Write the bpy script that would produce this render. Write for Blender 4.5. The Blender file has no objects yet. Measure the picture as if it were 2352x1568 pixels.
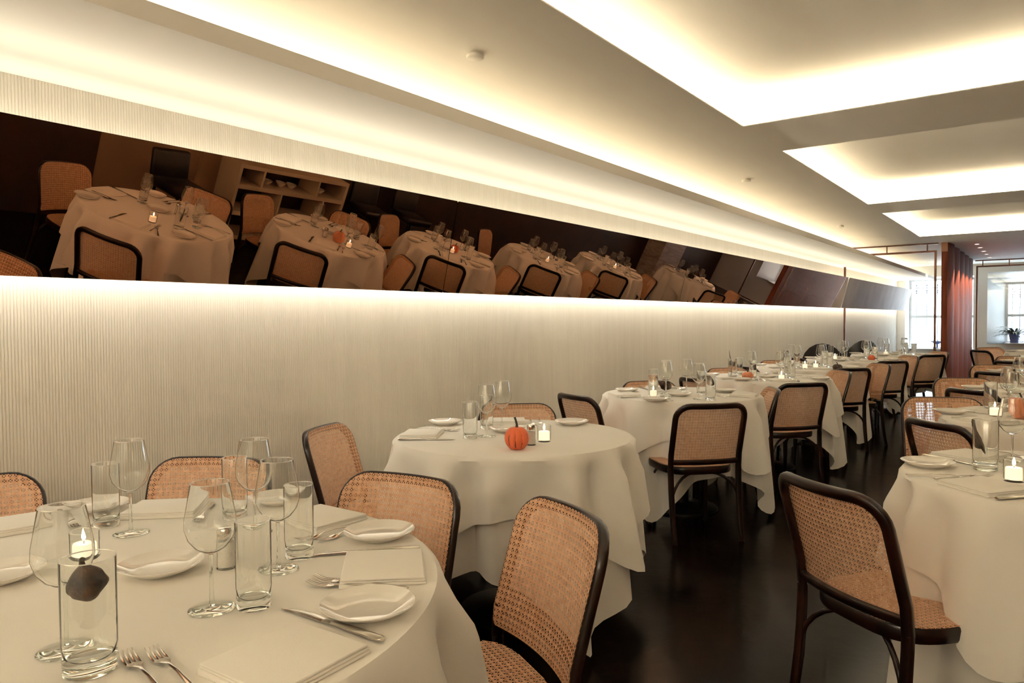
import bpy, bmesh, math, random
from mathutils import Vector, Matrix
random.seed(7)
C = bpy.context.scene.collection
PI = math.pi
def R(d): return math.radians(d)

# ------------------------------------------------------------------ camera, world, lights, exposure
sc = bpy.context.scene
sc.view_settings.view_transform = 'Standard'
sc.view_settings.look = 'None'
sc.view_settings.gamma = 1.0
sc.view_settings.use_curve_mapping = False
sc.view_settings.exposure = 0.55
cy = sc.cycles
cy.max_bounces = 24
cy.diffuse_bounces = 9
cy.glossy_bounces = 8
cy.transmission_bounces = 24
cy.transparent_max_bounces = 32
cy.sample_clamp_indirect = 6.0
cy.caustics_reflective = False
cy.caustics_refractive = True
cy.use_denoising = True

cam_d = bpy.data.cameras.new('camera')
cam = bpy.data.objects.new('camera', cam_d); C.objects.link(cam); sc.camera = cam
cam_d.sensor_width = 36.0; cam_d.sensor_fit = 'HORIZONTAL'; cam_d.lens = 36.0 * 1674.3 / 2352.0
cam_d.clip_start = 0.05; cam_d.clip_end = 200
yaw, pit, rol = R(36.25), R(-1.71), R(-0.40)
fw = Vector((-math.sin(yaw)*math.cos(pit), math.cos(yaw)*math.cos(pit), math.sin(pit)))
rt = Vector((math.cos(yaw), math.sin(yaw), 0)); up = rt.cross(fw)
rt2 = math.cos(rol)*rt + math.sin(rol)*up; up2 = -math.sin(rol)*rt + math.cos(rol)*up
m = Matrix((rt2, up2, -fw)).transposed().to_4x4(); m.translation = (0, 0, 1.27)
cam.matrix_world = m

w = bpy.data.worlds.new('world'); sc.world = w; w.use_nodes = True
bg = w.node_tree.nodes['Background']; bg.inputs[0].default_value = (0.80, 0.91, 1.0, 1); bg.inputs[1].default_value = 9.0

# room numbers
K = 1.12
def KZ(z): return 1.27+(z-1.27)*K
XW, XR, YB, YF = -2.82, 2.05, -2.6, 17.05*K
ZC = KZ(2.30)                   # lower ceiling
TX0, TX1 = -1.33*K, 1.40        # tray openings across the room
TRAYS = [(-2.15*K, 0.54*K), (1.25*K, 3.93*K), (4.65*K, 7.33*K), (8.04*K, 10.70*K)]
ZT, GROW = ZC+.21, 0.14         # tray inner ceiling and hidden ledge
YS = 16.9*K                     # soffit end
YP0, YP1 = 11.75*K, 15.8*K      # red partition
ZS, XL = 2.108, -2.032          # soffit underside, soffit lip
XM, ZM, TH, LM = -2.60, 1.417, R(13.5), 0.487   # mirror lower edge, tilt, height
WARM = (1.0, 0.89, 0.69)

def area(name, loc, direction, sx, sy, power, color=WARM, along='Y'):
    d = bpy.data.lights.new(name, 'AREA'); d.shape = 'RECTANGLE'; d.size = sx; d.size_y = sy
    d.energy = power; d.color = color
    o = bpy.data.objects.new(name, d); C.objects.link(o)
    z = -Vector(direction).normalized()
    y = Vector((0, 1, 0)) if along == 'Y' else Vector((1, 0, 0))
    x = y.cross(z).normalized(); y = z.cross(x)
    mm = Matrix((x, y, z)).transposed().to_4x4(); mm.translation = loc
    o.matrix_world = mm
    return o
TP = 7.5     # watts per metre of tray strip
for a, b in TRAYS:
    L = b - a; ym = (a+b)/2; xm = (TX0+TX1)/2; W = TX1-TX0; e = GROW-.035; q = -.05
    area('cove_light', (TX0-e, ym, ZC+0.05), (-1, 0, q), 0.02, L+0.1, TP*L)
    area('cove_light', (TX1+e, ym, ZC+0.05), (1, 0, q), 0.02, L+0.1, TP*L)
    area('cove_light', (xm, a-e, ZC+0.05), (0, -1, q), 0.02, W+0.1, TP*W, along='X')
    area('cove_light', (xm, b+e, ZC+0.05), (0, 1, q), 0.02, W+0.1, TP*W, along='X')
area('unseen_back_fill', ((XW+XR)/2, YB+.12, ZC-.03), (0, -.6, -1), 4.6, .04, 115.0, along='Y')  # fill lamp added behind the camera to brighten camera-facing cloths
SL = YS - YB
area('soffit_light', (-2.62, (YS+YB)/2, 2.15), (0.2, 0, 1), 0.03, SL, 1.5*SL)
area('mirror_top_light', (-2.515, (YS+YB)/2, 1.8915), (1, 0, .45), 0.01, SL, 1.0*SL)
area('mirror_back_light', (-2.77, (YS+YB)/2, 1.86), (.35, 0, 1), 0.02, SL, 1.3*SL)
area('mirror_low_light', (XW+0.07, (YS+YB)/2, 1.50), (-0.4, 0, -1), 0.02, SL, 1.9*SL, color=(1.0, 0.90, 0.74))

# ------------------------------------------------------------------ materials
MATS = {}
def mat(name, col, rough=0.6, metal=0.0, spec=0.5, coat=0.0, emit=None, estr=0.0, trans=0.0, ior=1.45, sheen=0.0):
    m = bpy.data.materials.new(name); m.use_nodes = True
    b = m.node_tree.nodes['Principled BSDF']
    b.inputs['Base Color'].default_value = (*col, 1); b.inputs['Roughness'].default_value = rough
    b.inputs['Metallic'].default_value = metal; b.inputs['Specular IOR Level'].default_value = spec
    b.inputs['Coat Weight'].default_value = coat; b.inputs['IOR'].default_value = ior
    b.inputs['Transmission Weight'].default_value = trans
    b.inputs['Sheen Weight'].default_value = sheen
    if emit: b.inputs['Emission Color'].default_value = (*emit, 1); b.inputs['Emission Strength'].default_value = estr
    MATS[name] = m
    return m
def noise_col(m, c1, c2, scale=5, detail=4, stretch=(1, 1, 1), bump=0.0, lo=0.35, hi=0.65, bscale=None, dist=0.0):
    nt = m.node_tree; b = nt.nodes['Principled BSDF']
    tc = nt.nodes.new('ShaderNodeTexCoord'); mp = nt.nodes.new('ShaderNodeMapping'); mp.inputs['Scale'].default_value = stretch
    nz = nt.nodes.new('ShaderNodeTexNoise'); nz.inputs['Scale'].default_value = scale; nz.inputs['Detail'].default_value = detail
    nz.inputs['Distortion'].default_value = dist
    cr = nt.nodes.new('ShaderNodeValToRGB'); cr.color_ramp.elements[0].color = (*c1, 1); cr.color_ramp.elements[1].color = (*c2, 1)
    cr.color_ramp.elements[0].position = lo; cr.color_ramp.elements[1].position = hi
    nt.links.new(tc.outputs['Object'], mp.inputs[0]); nt.links.new(mp.outputs[0], nz.inputs['Vector'])
    nt.links.new(nz.outputs[0], cr.inputs[0]); nt.links.new(cr.outputs[0], b.inputs['Base Color'])
    if bump:
        bp = nt.nodes.new('ShaderNodeBump'); bp.inputs['Strength'].default_value = bump; bp.inputs['Distance'].default_value = 0.01
        if bscale:
            n2 = nt.nodes.new('ShaderNodeTexNoise'); n2.inputs['Scale'].default_value = bscale
            nt.links.new(mp.outputs[0], n2.inputs['Vector']); nt.links.new(n2.outputs[0], bp.inputs['Height'])
        else: nt.links.new(nz.outputs[0], bp.inputs['Height'])
        nt.links.new(bp.outputs[0], b.inputs['Normal'])
    return m
PLASTER = mat('cream_plaster', (0.86, 0.83, 0.77), 0.75, spec=0.2)
noise_col(PLASTER, (0.88, 0.85, 0.79), (0.90, 0.87, 0.81), 1.5)
WALLP = mat('ribbed_cream_wallpaper', (0.76, 0.72, 0.63), 0.7, spec=0.25)
noise_col(WALLP, (0.78, 0.745, 0.67), (0.82, 0.785, 0.71), 3, stretch=(1, 6, 0.4))
FLOOR = mat('dark_scuffed_concrete', (0.02, 0.013, 0.009), 0.2, spec=0.06)
noise_col(FLOOR, (0.0015, 0.0009, 0.0006), (0.007, 0.004, 0.0026), 2.2, 8, bump=0.12, bscale=9)
DARKWALL = mat('dark_brown_panelling', (0.05, 0.022, 0.012), 0.5); noise_col(DARKWALL, (0.022, 0.009, 0.005), (0.034, 0.014, 0.008), 3)
TANWALL = mat('tan_plaster', (0.26, 0.17, 0.10), 0.8); noise_col(TANWALL, (0.24, 0.155, 0.09), (0.28, 0.18, 0.11), 2)
STONE = mat('pale_veined_stone', (0.5, 0.42, 0.34), 0.5); noise_col(STONE, (0.36, 0.28, 0.22), (0.58, 0.50, 0.42), 4, 8, (1, 0.4, 3), 0.2, dist=1.5)
WOODRED = mat('reddish_walnut', (0.20, 0.06, 0.03), 0.6, spec=0.12); noise_col(WOODRED, (0.10, 0.022, 0.010), (0.20, 0.050, 0.024), 6, 6, (4, 4, 0.35))
CHAIRW = mat('black_walnut_stain', (0.02, 0.007, 0.004), 0.3, coat=0.15, spec=0.3); noise_col(CHAIRW, (0.002, 0.0009, 0.0006), (0.015, 0.004, 0.0018), 14, 4, (1, 1, 0.3))
CANE = mat('woven_cane', (0.55, 0.30, 0.15), 0.55, spec=0.35); noise_col(CANE, (0.60, 0.335, 0.20), (0.74, 0.465, 0.295), 60, 3)
CLOTH = mat('white_table_linen', (0.80, 0.77, 0.72), 0.85, spec=0.15, sheen=0.1); noise_col(CLOTH, (0.83, 0.80, 0.75), (0.85, 0.82, 0.77), 4, bump=0.05, bscale=400)
NAPK = mat('white_napkin_linen', (0.82, 0.79, 0.74), 0.85, spec=0.15); noise_col(NAPK, (0.85, 0.82, 0.77), (0.87, 0.84, 0.79), 8, bump=0.05, bscale=400)
CHINA = mat('glazed_white_china', (0.80, 0.77, 0.72), 0.06, coat=0.6); noise_col(CHINA, (0.795, 0.765, 0.715), (0.805, 0.775, 0.725), 3)
STEEL = mat('polished_steel', (0.62, 0.58, 0.52), 0.12, metal=1.0); noise_col(STEEL, (0.60, 0.56, 0.50), (0.64, 0.60, 0.54), 30)
BRONZE = mat('brown_bronze_frame', (0.12, 0.055, 0.03), 0.4, metal=0.7); noise_col(BRONZE, (0.10, 0.045, 0.025), (0.15, 0.07, 0.04), 8)
MIRR = mat('bronze_tinted_mirror', (0.46, 0.30, 0.22), 0.0, metal=1.0); noise_col(MIRR, (0.455, 0.275, 0.185), (0.465, 0.281, 0.190), 1)
PALEPAN = mat('pale_satin_panel', (0.50, 0.43, 0.40), 0.7); noise_col(PALEPAN, (0.58, 0.51, 0.49), (0.68, 0.61, 0.58), 2.5, 3)
WHITEP = mat('white_gloss_paint', (0.80, 0.80, 0.78), 0.4); noise_col(WHITEP, (0.79, 0.79, 0.77), (0.81, 0.81, 0.79), 3)
SHELFP = mat('shaded_white_shelf_paint', (0.66, 0.56, 0.46), 0.5); noise_col(SHELFP, (0.52, 0.42, 0.32), (0.56, 0.46, 0.36), 3)  # white paint toned down for the shade inside the shelf unit
BLACK = mat('black_vinyl', (0.008, 0.007, 0.007), 0.35); noise_col(BLACK, (0.006, 0.005, 0.005), (0.011, 0.009, 0.009), 10)
IRON = mat('blackened_iron', (0.03, 0.035, 0.05), 0.5, metal=0.3); noise_col(IRON, (0.07, 0.09, 0.13), (0.11, 0.14, 0.19), 12)
WAX = mat('glowing_white_wax', (0.85, 0.80, 0.70), 0.5, emit=(1.0, 0.80, 0.55), estr=0.7); noise_col(WAX, (0.84, 0.79, 0.69), (0.86, 0.81, 0.71), 9)  # candlelit glow of the wax put in as emission
FLAME = mat('candle_flame', (1, 0.8, 0.5), 0.5, emit=(1.0, 0.80, 0.50), estr=60.0)
WICK = mat('black_wick', (0.01, 0.01, 0.01), 0.9)
SALT = mat('white_salt', (0.82, 0.79, 0.74), 0.9); noise_col(SALT, (0.78, 0.75, 0.70), (0.86, 0.83, 0.78), 300)
ORANGE = mat('orange_pumpkin_skin', (0.55, 0.10, 0.03), 0.4); noise_col(ORANGE, (0.60, 0.13, 0.045), (0.50, 0.085, 0.03), 8)
ORANGEP = mat('pale_orange_pumpkin_skin', (0.62, 0.23, 0.12), 0.45); noise_col(ORANGEP, (0.66, 0.25, 0.13), (0.54, 0.18, 0.085), 10)
GOURD = mat('dark_green_brown_gourd_skin', (0.03, 0.02, 0.01), 0.5); noise_col(GOURD, (0.006, 0.005, 0.003), (0.07, 0.032, 0.016), 45, 6, bump=1.0)
STEMM = mat('dry_dark_stem', (0.03, 0.025, 0.015), 0.8); noise_col(STEMM, (0.02, 0.017, 0.01), (0.05, 0.04, 0.025), 40)
LEAFM = mat('grey_green_leaf', (0.10, 0.13, 0.12), 0.5); noise_col(LEAFM, (0.07, 0.09, 0.09), (0.15, 0.18, 0.15), 20)
POTM = mat('blue_glazed_pot', (0.10, 0.14, 0.35), 0.3); noise_col(POTM, (0.08, 0.12, 0.30), (0.13, 0.17, 0.40), 6)
LAMPM = mat('downlight_lens', (1, 1, 1), 0.5, emit=(1.0, 0.88, 0.70), estr=12.0)

# mottled orange pumpkin: dark streaks in the flutes
def pumpkin_mat():
    m = mat('streaked_orange_pumpkin_skin', (0.55, 0.10, 0.03), 0.4); nt = m.node_tree; b = nt.nodes['Principled BSDF']
    tc = nt.nodes.new('ShaderNodeTexCoord')
    mp = nt.nodes.new('ShaderNodeMapping'); mp.inputs['Scale'].default_value = (1, 1, 0.35)
    n = nt.nodes.new('ShaderNodeTexNoise'); n.inputs['Scale'].default_value = 90; n.inputs['Detail'].default_value = 3
    at = nt.nodes.new('ShaderNodeAttribute'); at.attribute_name = 'streak'
    mul = nt.nodes.new('ShaderNodeMath'); mul.operation = 'MULTIPLY'
    cr = nt.nodes.new('ShaderNodeValToRGB'); cr.color_ramp.elements[0].position = 0.49; cr.color_ramp.elements[1].position = 0.57
    cr.color_ramp.elements[0].color = (0.62, 0.12, 0.04, 1); cr.color_ramp.elements[1].color = (0.07, 0.018, 0.008, 1)
    nt.links.new(tc.outputs['Object'], mp.inputs[0]); nt.links.new(mp.outputs[0], n.inputs['Vector'])
    nt.links.new(n.outputs[0], mul.inputs[0]); nt.links.new(at.outputs['Fac'], mul.inputs[1])
    nt.links.new(mul.outputs[0], cr.inputs[0]); nt.links.new(cr.outputs[0], b.inputs['Base Color'])
    return m
STREAK = pumpkin_mat()

def thin_glass(name, tint=(0.97, 0.98, 0.97), lo=0.035, hi=0.55, rough=0.0):
    m = bpy.data.materials.new(name); m.use_nodes = True; nt = m.node_tree; nt.nodes.clear()
    out = nt.nodes.new('ShaderNodeOutputMaterial'); mx = nt.nodes.new('ShaderNodeMixShader')
    tr = nt.nodes.new('ShaderNodeBsdfTransparent'); tr.inputs[0].default_value = (*tint, 1)
    gl = nt.nodes.new('ShaderNodeBsdfGlossy'); gl.inputs['Roughness'].default_value = rough; gl.inputs[0].default_value = (0.95, 0.95, 0.92, 1)
    lw = nt.nodes.new('ShaderNodeLayerWeight'); lw.inputs[0].default_value = 0.5
    pw = nt.nodes.new('ShaderNodeMath'); pw.operation = 'POWER'; pw.inputs[1].default_value = 3.0
    mr = nt.nodes.new('ShaderNodeMapRange'); mr.inputs['To Min'].default_value = lo; mr.inputs['To Max'].default_value = hi
    nt.links.new(lw.outputs['Facing'], pw.inputs[0]); nt.links.new(pw.outputs[0], mr.inputs[0]); nt.links.new(mr.outputs[0], mx.inputs[0])
    nt.links.new(tr.outputs[0], mx.inputs[1]); nt.links.new(gl.outputs[0], mx.inputs[2]); nt.links.new(mx.outputs[0], out.inputs[0])
    return m
GLASS = thin_glass('clear_thin_glass')
PANE = thin_glass('clear_window_glass', (0.97, 0.985, 0.99), 0.03, 0.4)
def clear_glass():
    m = bpy.data.materials.new('clear_table_glass'); m.use_nodes = True; nt = m.node_tree; nt.nodes.clear()
    out = nt.nodes.new('ShaderNodeOutputMaterial'); mx = nt.nodes.new('ShaderNodeMixShader')
    rf = nt.nodes.new('ShaderNodeBsdfRefraction'); rf.inputs['IOR'].default_value = 1.04; rf.inputs['Roughness'].default_value = 0; rf.inputs[0].default_value = (0.99, 0.995, 0.99, 1)
    gl = nt.nodes.new('ShaderNodeBsdfGlossy'); gl.inputs['Roughness'].default_value = 0.02; gl.inputs[0].default_value = (0.98, 0.98, 0.96, 1)
    lw = nt.nodes.new('ShaderNodeLayerWeight'); lw.inputs[0].default_value = 0.5
    pw = nt.nodes.new('ShaderNodeMath'); pw.operation = 'POWER'; pw.inputs[1].default_value = 4.0
    mr = nt.nodes.new('ShaderNodeMapRange'); mr.inputs['To Min'].default_value = 0.08; mr.inputs['To Max'].default_value = 0.85
    ge = nt.nodes.new('ShaderNodeNewGeometry'); iv = nt.nodes.new('ShaderNodeMath'); iv.operation = 'SUBTRACT'; iv.inputs[0].default_value = 1.0
    mu = nt.nodes.new('ShaderNodeMath'); mu.operation = 'MULTIPLY'       # only the outer air side of the wall mirrors
    nt.links.new(ge.outputs['Backfacing'], iv.inputs[1]); nt.links.new(iv.outputs[0], mu.inputs[1]); nt.links.new(mr.outputs[0], mu.inputs[0])
    nt.links.new(lw.outputs['Facing'], pw.inputs[0]); nt.links.new(pw.outputs[0], mr.inputs[0]); nt.links.new(mu.outputs[0], mx.inputs[0])
    nt.links.new(rf.outputs[0], mx.inputs[1]); nt.links.new(gl.outputs[0], mx.inputs[2]); nt.links.new(mx.outputs[0], out.inputs[0])
    return m
CGLASS = clear_glass()
def rim_glass():
    m = bpy.data.materials.new('fire_polished_glass_rim'); m.use_nodes = True; nt = m.node_tree; nt.nodes.clear()
    out = nt.nodes.new('ShaderNodeOutputMaterial'); mx = nt.nodes.new('ShaderNodeMixShader'); mx.inputs[0].default_value = 0.6
    tr = nt.nodes.new('ShaderNodeBsdfTransparent'); gl = nt.nodes.new('ShaderNodeBsdfGlossy'); gl.inputs['Roughness'].default_value = 0.25
    gl.inputs[0].default_value = (0.95, 0.95, 0.93, 1)
    nt.links.new(tr.outputs[0], mx.inputs[1]); nt.links.new(gl.outputs[0], mx.inputs[2]); nt.links.new(mx.outputs[0], out.inputs[0])
    return m
RIMG = rim_glass()
def rim(r, z, q=.0008, n=36):
    V = [((r+q*math.cos(b))*math.cos(a), (r+q*math.cos(b))*math.sin(a), z+q*math.sin(b)) for a in [2*PI*k/n for k in range(n)] for b in [2*PI*k/6 for k in range(6)]]
    return V, [(i*6+k, ((i+1) % n)*6+k, ((i+1) % n)*6+(k+1) % 6, i*6+(k+1) % 6) for i in range(n) for k in range(6)]
def solid_glass():
    m = bpy.data.materials.new('solid_clear_glass'); m.use_nodes = True; nt = m.node_tree; nt.nodes.clear()
    out = nt.nodes.new('ShaderNodeOutputMaterial'); g = nt.nodes.new('ShaderNodeBsdfGlass'); g.inputs['IOR'].default_value = 1.45
    g.inputs['Roughness'].default_value = 0.0; g.inputs[0].default_value = (0.98, 0.99, 0.98, 1); nt.links.new(g.outputs[0], out.inputs[0])
    return m
SGLASS = solid_glass()

# ------------------------------------------------------------------ mesh helpers
def mesh(name, v, f, mt, smooth=True):
    me = bpy.data.meshes.new(name); me.from_pydata([tuple(p) for p in v], [], f); me.materials.append(mt)
    if smooth: me.polygons.foreach_set('use_smooth', [True]*len(me.polygons))
    me.update()
    if smooth: me.set_sharp_from_angle(angle=R(48))
    return me
def link(name, me, parent=None):
    o = bpy.data.objects.new(name, me); C.objects.link(o)
    if parent: o.parent = parent
    return o
def obj(name, vf, mt, parent=None, smooth=True): return link(name, mesh(name, vf[0], vf[1], mt, smooth), parent)
def join(*parts):
    V, F = [], []
    for v, f in parts:
        n = len(V); V += [tuple(p) for p in v]; F += [tuple(i+n for i in q) for q in f]
    return V, F
def move(vf, d): return [(p[0]+d[0], p[1]+d[1], p[2]+d[2]) for p in vf[0]], vf[1]
def box(x0, x1, y0, y1, z0, z1):
    v = [(x, y, z) for z in (z0, z1) for y in (y0, y1) for x in (x0, x1)]
    return v, [(0, 2, 3, 1), (4, 5, 7, 6), (0, 1, 5, 4), (2, 6, 7, 3), (0, 4, 6, 2), (1, 3, 7, 5)]
def rbox(x0, x1, y0, y1, z0, z1, r=0.004, seg=2):
    bm = bmesh.new(); v, f = box(x0, x1, y0, y1, z0, z1)
    vs = [bm.verts.new(p) for p in v]
    for q in f: bm.faces.new([vs[i] for i in q])
    bmesh.ops.bevel(bm, geom=bm.edges[:], offset=r, segments=seg, affect='EDGES', profile=0.5)
    bm.verts.index_update()
    out = [p.co[:] for p in bm.verts], [tuple(x.index for x in q.verts) for q in bm.faces]
    bm.free(); return out
def lathe(prof, n=28):
    V, F, rings = [], [], []
    for r, z in prof:
        if r < 1e-6: rings.append([len(V)]); V.append((0, 0, z))
        else:
            rings.append(list(range(len(V), len(V)+n)))
            V += [(r*math.cos(2*PI*k/n), r*math.sin(2*PI*k/n), z) for k in range(n)]
    for a, b in zip(rings, rings[1:]):
        for k in range(n):
            k2 = (k+1) % n
            if len(a) == 1 and len(b) == 1: continue
            if len(a) == 1: F.append((a[0], b[k2], b[k]))
            elif len(b) == 1: F.append((a[k], a[k2], b[0]))
            else: F.append((a[k], a[k2], b[k2], b[k]))
    return V, F
def tube(pts, rads, n=8, closed=False, normals=None, rect=False, caps=True):
    """sweep; rads: number or (width, depth) per point; width lies across the normal, depth along it"""
    P = [Vector(p) for p in pts]; N = len(P); V, F = [], []
    if not isinstance(rads, list): rads = [rads]*N
    prevn = None
    for i, p in enumerate(P):
        a = P[(i-1) % N] if (closed or i > 0) else P[i]; b = P[(i+1) % N] if (closed or i < N-1) else P[i]
        t = (b-a).normalized()
        if normals: nn = Vector(normals[i] if isinstance(normals, list) else normals)
        else:
            nn = prevn if prevn else (Vector((0, 0, 1)) if abs(t.z) < 0.9 else Vector((1, 0, 0)))
        nn = (nn - t*nn.dot(t)).normalized(); prevn = nn; bb = t.cross(nn)
        rw, rd = rads[i] if isinstance(rads[i], tuple) else (rads[i], rads[i])
        for k in range(n):
            a0 = 2*PI*(k+0.5)/n; c, s = math.cos(a0), math.sin(a0)
            if rect:
                e = 0.5; c = math.copysign(abs(c)**e, c); s = math.copysign(abs(s)**e, s)
            V.append(p + bb*(c*rw) + nn*(s*rd))
    for i in range(N if closed else N-1):
        j = (i+1) % N
        for k in range(n):
            k2 = (k+1) % n; F.append((i*n+k, j*n+k, j*n+k2, i*n+k2))
    if caps and not closed:
        F.append(tuple(range(n))); F.append(tuple(reversed(range((N-1)*n, N*n))))
    return V, F
def tag(o, label=None, cat=None, group=None, kind=None):
    if label: o['label'] = label
    if cat: o['category'] = cat
    if group: o['group'] = group
    if kind: o['kind'] = kind
    return o
def thing(name, label, cat, loc=(0, 0, 0), rz=0.0, group=None):
    o = bpy.data.objects.new(name, None); C.objects.link(o); o.location = loc; o.rotation_euler = (0, 0, rz)
    o.empty_display_size = 0.05
    return tag(o, label, cat, group)
def struct(name, vf, mt, smooth=False, parent=None):
    o = obj(name, vf, mt, parent, smooth)
    if not parent: o['kind'] = 'structure'
    return o
def dup(root, loc, rz=0.0, label=None, group=None):
    r = root.copy(); C.objects.link(r); r.location = loc; r.rotation_euler = (root.rotation_euler[0], root.rotation_euler[1], rz)
    if label: r['label'] = label
    if group: r['group'] = group
    for ch in root.children:
        c = ch.copy(); C.objects.link(c); c.parent = r
        for g in ch.children:
            d = g.copy(); C.objects.link(d); d.parent = c
    return r
PROTO_USED = set()
def place(proto, loc, rz, label, group):
    """first call moves the prototype itself, later calls copy it"""
    if proto.name not in PROTO_USED:
        PROTO_USED.add(proto.name); proto.location = loc; proto.rotation_euler.z = rz
        tag(proto, label, None, group); return proto
    return dup(proto, loc, rz, label, group)

# ------------------------------------------------------------------ room shell
struct('floor', box(XW-0.1, XR+0.1, YB-0.1, YF+0.9, -0.1, 0), FLOOR)
def ribwall():
    V, F = [], []; p = 0.0103; n = int((YF-YB)/p)
    prof = [(0, 0.0), (0.30, 0.0028), (0.70, 0.0028)]
    for i in range(n+1):
        for t, d in prof:
            y = YB + (i+t)*p
            V += [(XW+d, y, 0), (XW+d, y, ZC+0.02)]
    for k in range(len(V)//2-1): F.append((2*k, 2*k+1, 2*k+3, 2*k+2))
    return V, F
struct('wall_left', ribwall(), WALLP)
struct('wall_right', join(box(XR, XR+0.1, 3.21, 6.0, 0, ZC+0.4), box(XR, XR+.1, YB, 1.6, 0, ZC+.4)), TANWALL)
struct('wall_right_panelled', join(box(XR-0.012, XR+0.1, 1.6, 3.21, 0, ZC+0.4), box(XR-.012, XR+.1, 6.0, YF+.9, 0, ZC+.4)), DARKWALL)
struct('wall_back', box(XW-0.1, XR+0.1, YB-0.1, YB, 0, ZC+0.4), PLASTER)
struct('trim_1', box(XR-0.05, XR, 4.19, 4.30, 0, ZC), TANWALL)
struct('trim_2', rbox(1.62, XR-0.002, 14.6, 15.7, 0.001, ZC-.001, 0.02), STONE)
# lower ceiling around the tray openings
T = 0.006
parts = [box(XW-0.1, TX0, YB, YF+0.05, ZC, ZC+T), box(TX1, XR+0.1, YB, YF+0.05, ZC, ZC+T)]
ys = [YB] + [q for a in TRAYS for q in a] + [YF+0.05]
for k in range(0, len(ys), 2): parts.append(box(TX0, TX1, ys[k], ys[k+1], ZC, ZC+T))
struct('ceiling', join(*parts), PLASTER)
for k, (a, b) in enumerate(TRAYS):
    g = GROW; x0, x1, y0, y1 = TX0-g, TX1+g, a-g, b+g
    tr = join(box(x0-.03, x1+.03, y0-.03, y1+.03, ZT, ZT+.03), box(x0-.03, x0, y0, y1, ZC+T, ZT), box(x1, x1+.03, y0, y1, ZC+T, ZT),
              box(x0, x1, y0-.03, y0, ZC+T, ZT), box(x0, x1, y1, y1+.03, ZC+T, ZT))
    struct('ceiling_tray', tr, PLASTER)
# soffit shelf with a low upstand hiding its strip
struct('trim_3', join(box(XW, XL, YB, YS, ZS, ZS+0.02), box(XL-0.018, XL, YB, YS, ZS+0.02, ZS+0.058)), PLASTER)

# far wall with two window openings
W1 = (-2.37*K, -1.30, KZ(.60), KZ(2.08)); W2 = (-0.94*K, 0.95, KZ(.73), KZ(2.13))
fy0, fy1 = YF, YF+0.7
fw_parts = [box(XW-0.1, W1[0], fy0, fy1, 0, ZC+.3), box(W1[1], W2[0], fy0, fy1, 0, ZC+.3), box(W2[1], XR+.1, fy0, fy1, 0, ZC+.3),
            box(W1[0], W1[1], fy0, fy1, 0, W1[2]), box(W1[0], W1[1], fy0, fy1, W1[3], ZC+.3), box(W2[0], W2[1], fy0, fy1, 0, W2[2]), box(W2[0], W2[1], fy0, fy1, W2[3], ZC+.3)]
struct('wall_far', join(*fw_parts), PLASTER)
def reveal(Wo, Wi, ya, yb):
    o = [(Wo[0], Wo[2]), (Wo[1], Wo[2]), (Wo[1], Wo[3]), (Wo[0], Wo[3])]; i = [(Wi[0], Wi[2]), (Wi[1], Wi[2]), (Wi[1], Wi[3]), (Wi[0], Wi[3])]
    V = [(a, ya, b) for a, b in o] + [(a, yb, b) for a, b in i]
    return V, [(k, 4+k, 4+(k+1) % 4, (k+1) % 4) for k in range(4)]
W2I = (-0.66*K, .62, KZ(.73), KZ(1.94)); W1I = (W1[0]+.02, W1[1], W1[2], W1[3]-.02)
struct('trim_4', reveal(W2, W2I, YF, YF+.5), WHITEP); struct('trim_5', reveal(W1, W1I, YF, YF+.5), WHITEP)
for n, (x0, x1, z0, z1) in enumerate((W1I, W2I), 1):
    y = YF+0.53; e = 0.05
    fr = struct('window_%d' % n, join(box(x0, x0+e, y-.03, y+.03, z0, z1), box(x1-e, x1, y-.03, y+.03, z0, z1), box(x0+e, x1-e, y-.03, y+.03, z0, z0+e), box(x0+e, x1-e, y-.03, y+.03, z1-e, z1)), WHITEP)
    zm = z0 + (z1-z0)*0.46; xm = (x0+x1)/2
    obj('meeting_rail', box(x0+e, x1-e, y-.03, y+.03, zm-.03, zm+.03), WHITEP, fr, False)
    obj('window_sill', rbox(x0+.004, x1-.004, YF-0.06, y-.035, z0+.001, z0+.025, 0.006), WHITEP, fr)
    for za, zb in ((z0+e, zm-.03), (zm+.03, z1-e)):
        obj('pane', box(x0+e, x1-e, y-.003, y+.003, za, zb), PANE, fr, False)
    # leaded pattern: border of small lights round the sash
    for xx in [x0+e+.11, x0+e+.22, x1-e-.22, x1-e-.11] + [x0+e+.22+k*(x1-x0-2*e-.44)/4 for k in (1, 2, 3)]:
        far = x0+e+.23 < xx < x1-e-.23
        za = z1-e-0.24 if far else z0+e
        obj('lead_bar', tube([(xx, y-.008, za), (xx, y-.008, z1-e)], 0.004, 6), IRON, fr)
    for zz in (z1-e-.12, z1-e-.24, zm+.18, zm-.16, z0+e+.14):
        obj('lead_bar', tube([(x0+e, y-.008, zz), ((x1-e) if zz > z1-.35 else x0+e+.24, y-.008, zz)], 0.004, 6), IRON, fr)
    # ornamental grille outside
    gr = thing('window_grille', 'black iron grille with knuckled bars outside the %s bright window' % ('first' if n == 1 else 'second, planted'), 'grille', (0, 0, 0), 0, 'iron grilles outside the windows')
    yy = y+.16; nb = 6 if n == 1 else 9
    for k in range(nb):
        xx = x0+.12+k*(x1-x0-.24)/(nb-1)
        br = obj('bar', tube([(xx, yy, z0-.01), (xx, yy, z1+.01)], 0.008, 6), IRON, gr)
        for dz in (.14, .27, .32): obj('knuckle', move(lathe([(0, -.02), (.017, -.01), (.017, .01), (0, .02)], 8), (xx, yy, z1-dz)), IRON, br)
    obj('crossbar', box(x0-.01, x1+.01, yy-.012, yy+.012, z1-.21, z1-.195), IRON, gr, False)

PX = -1.116*K
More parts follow.
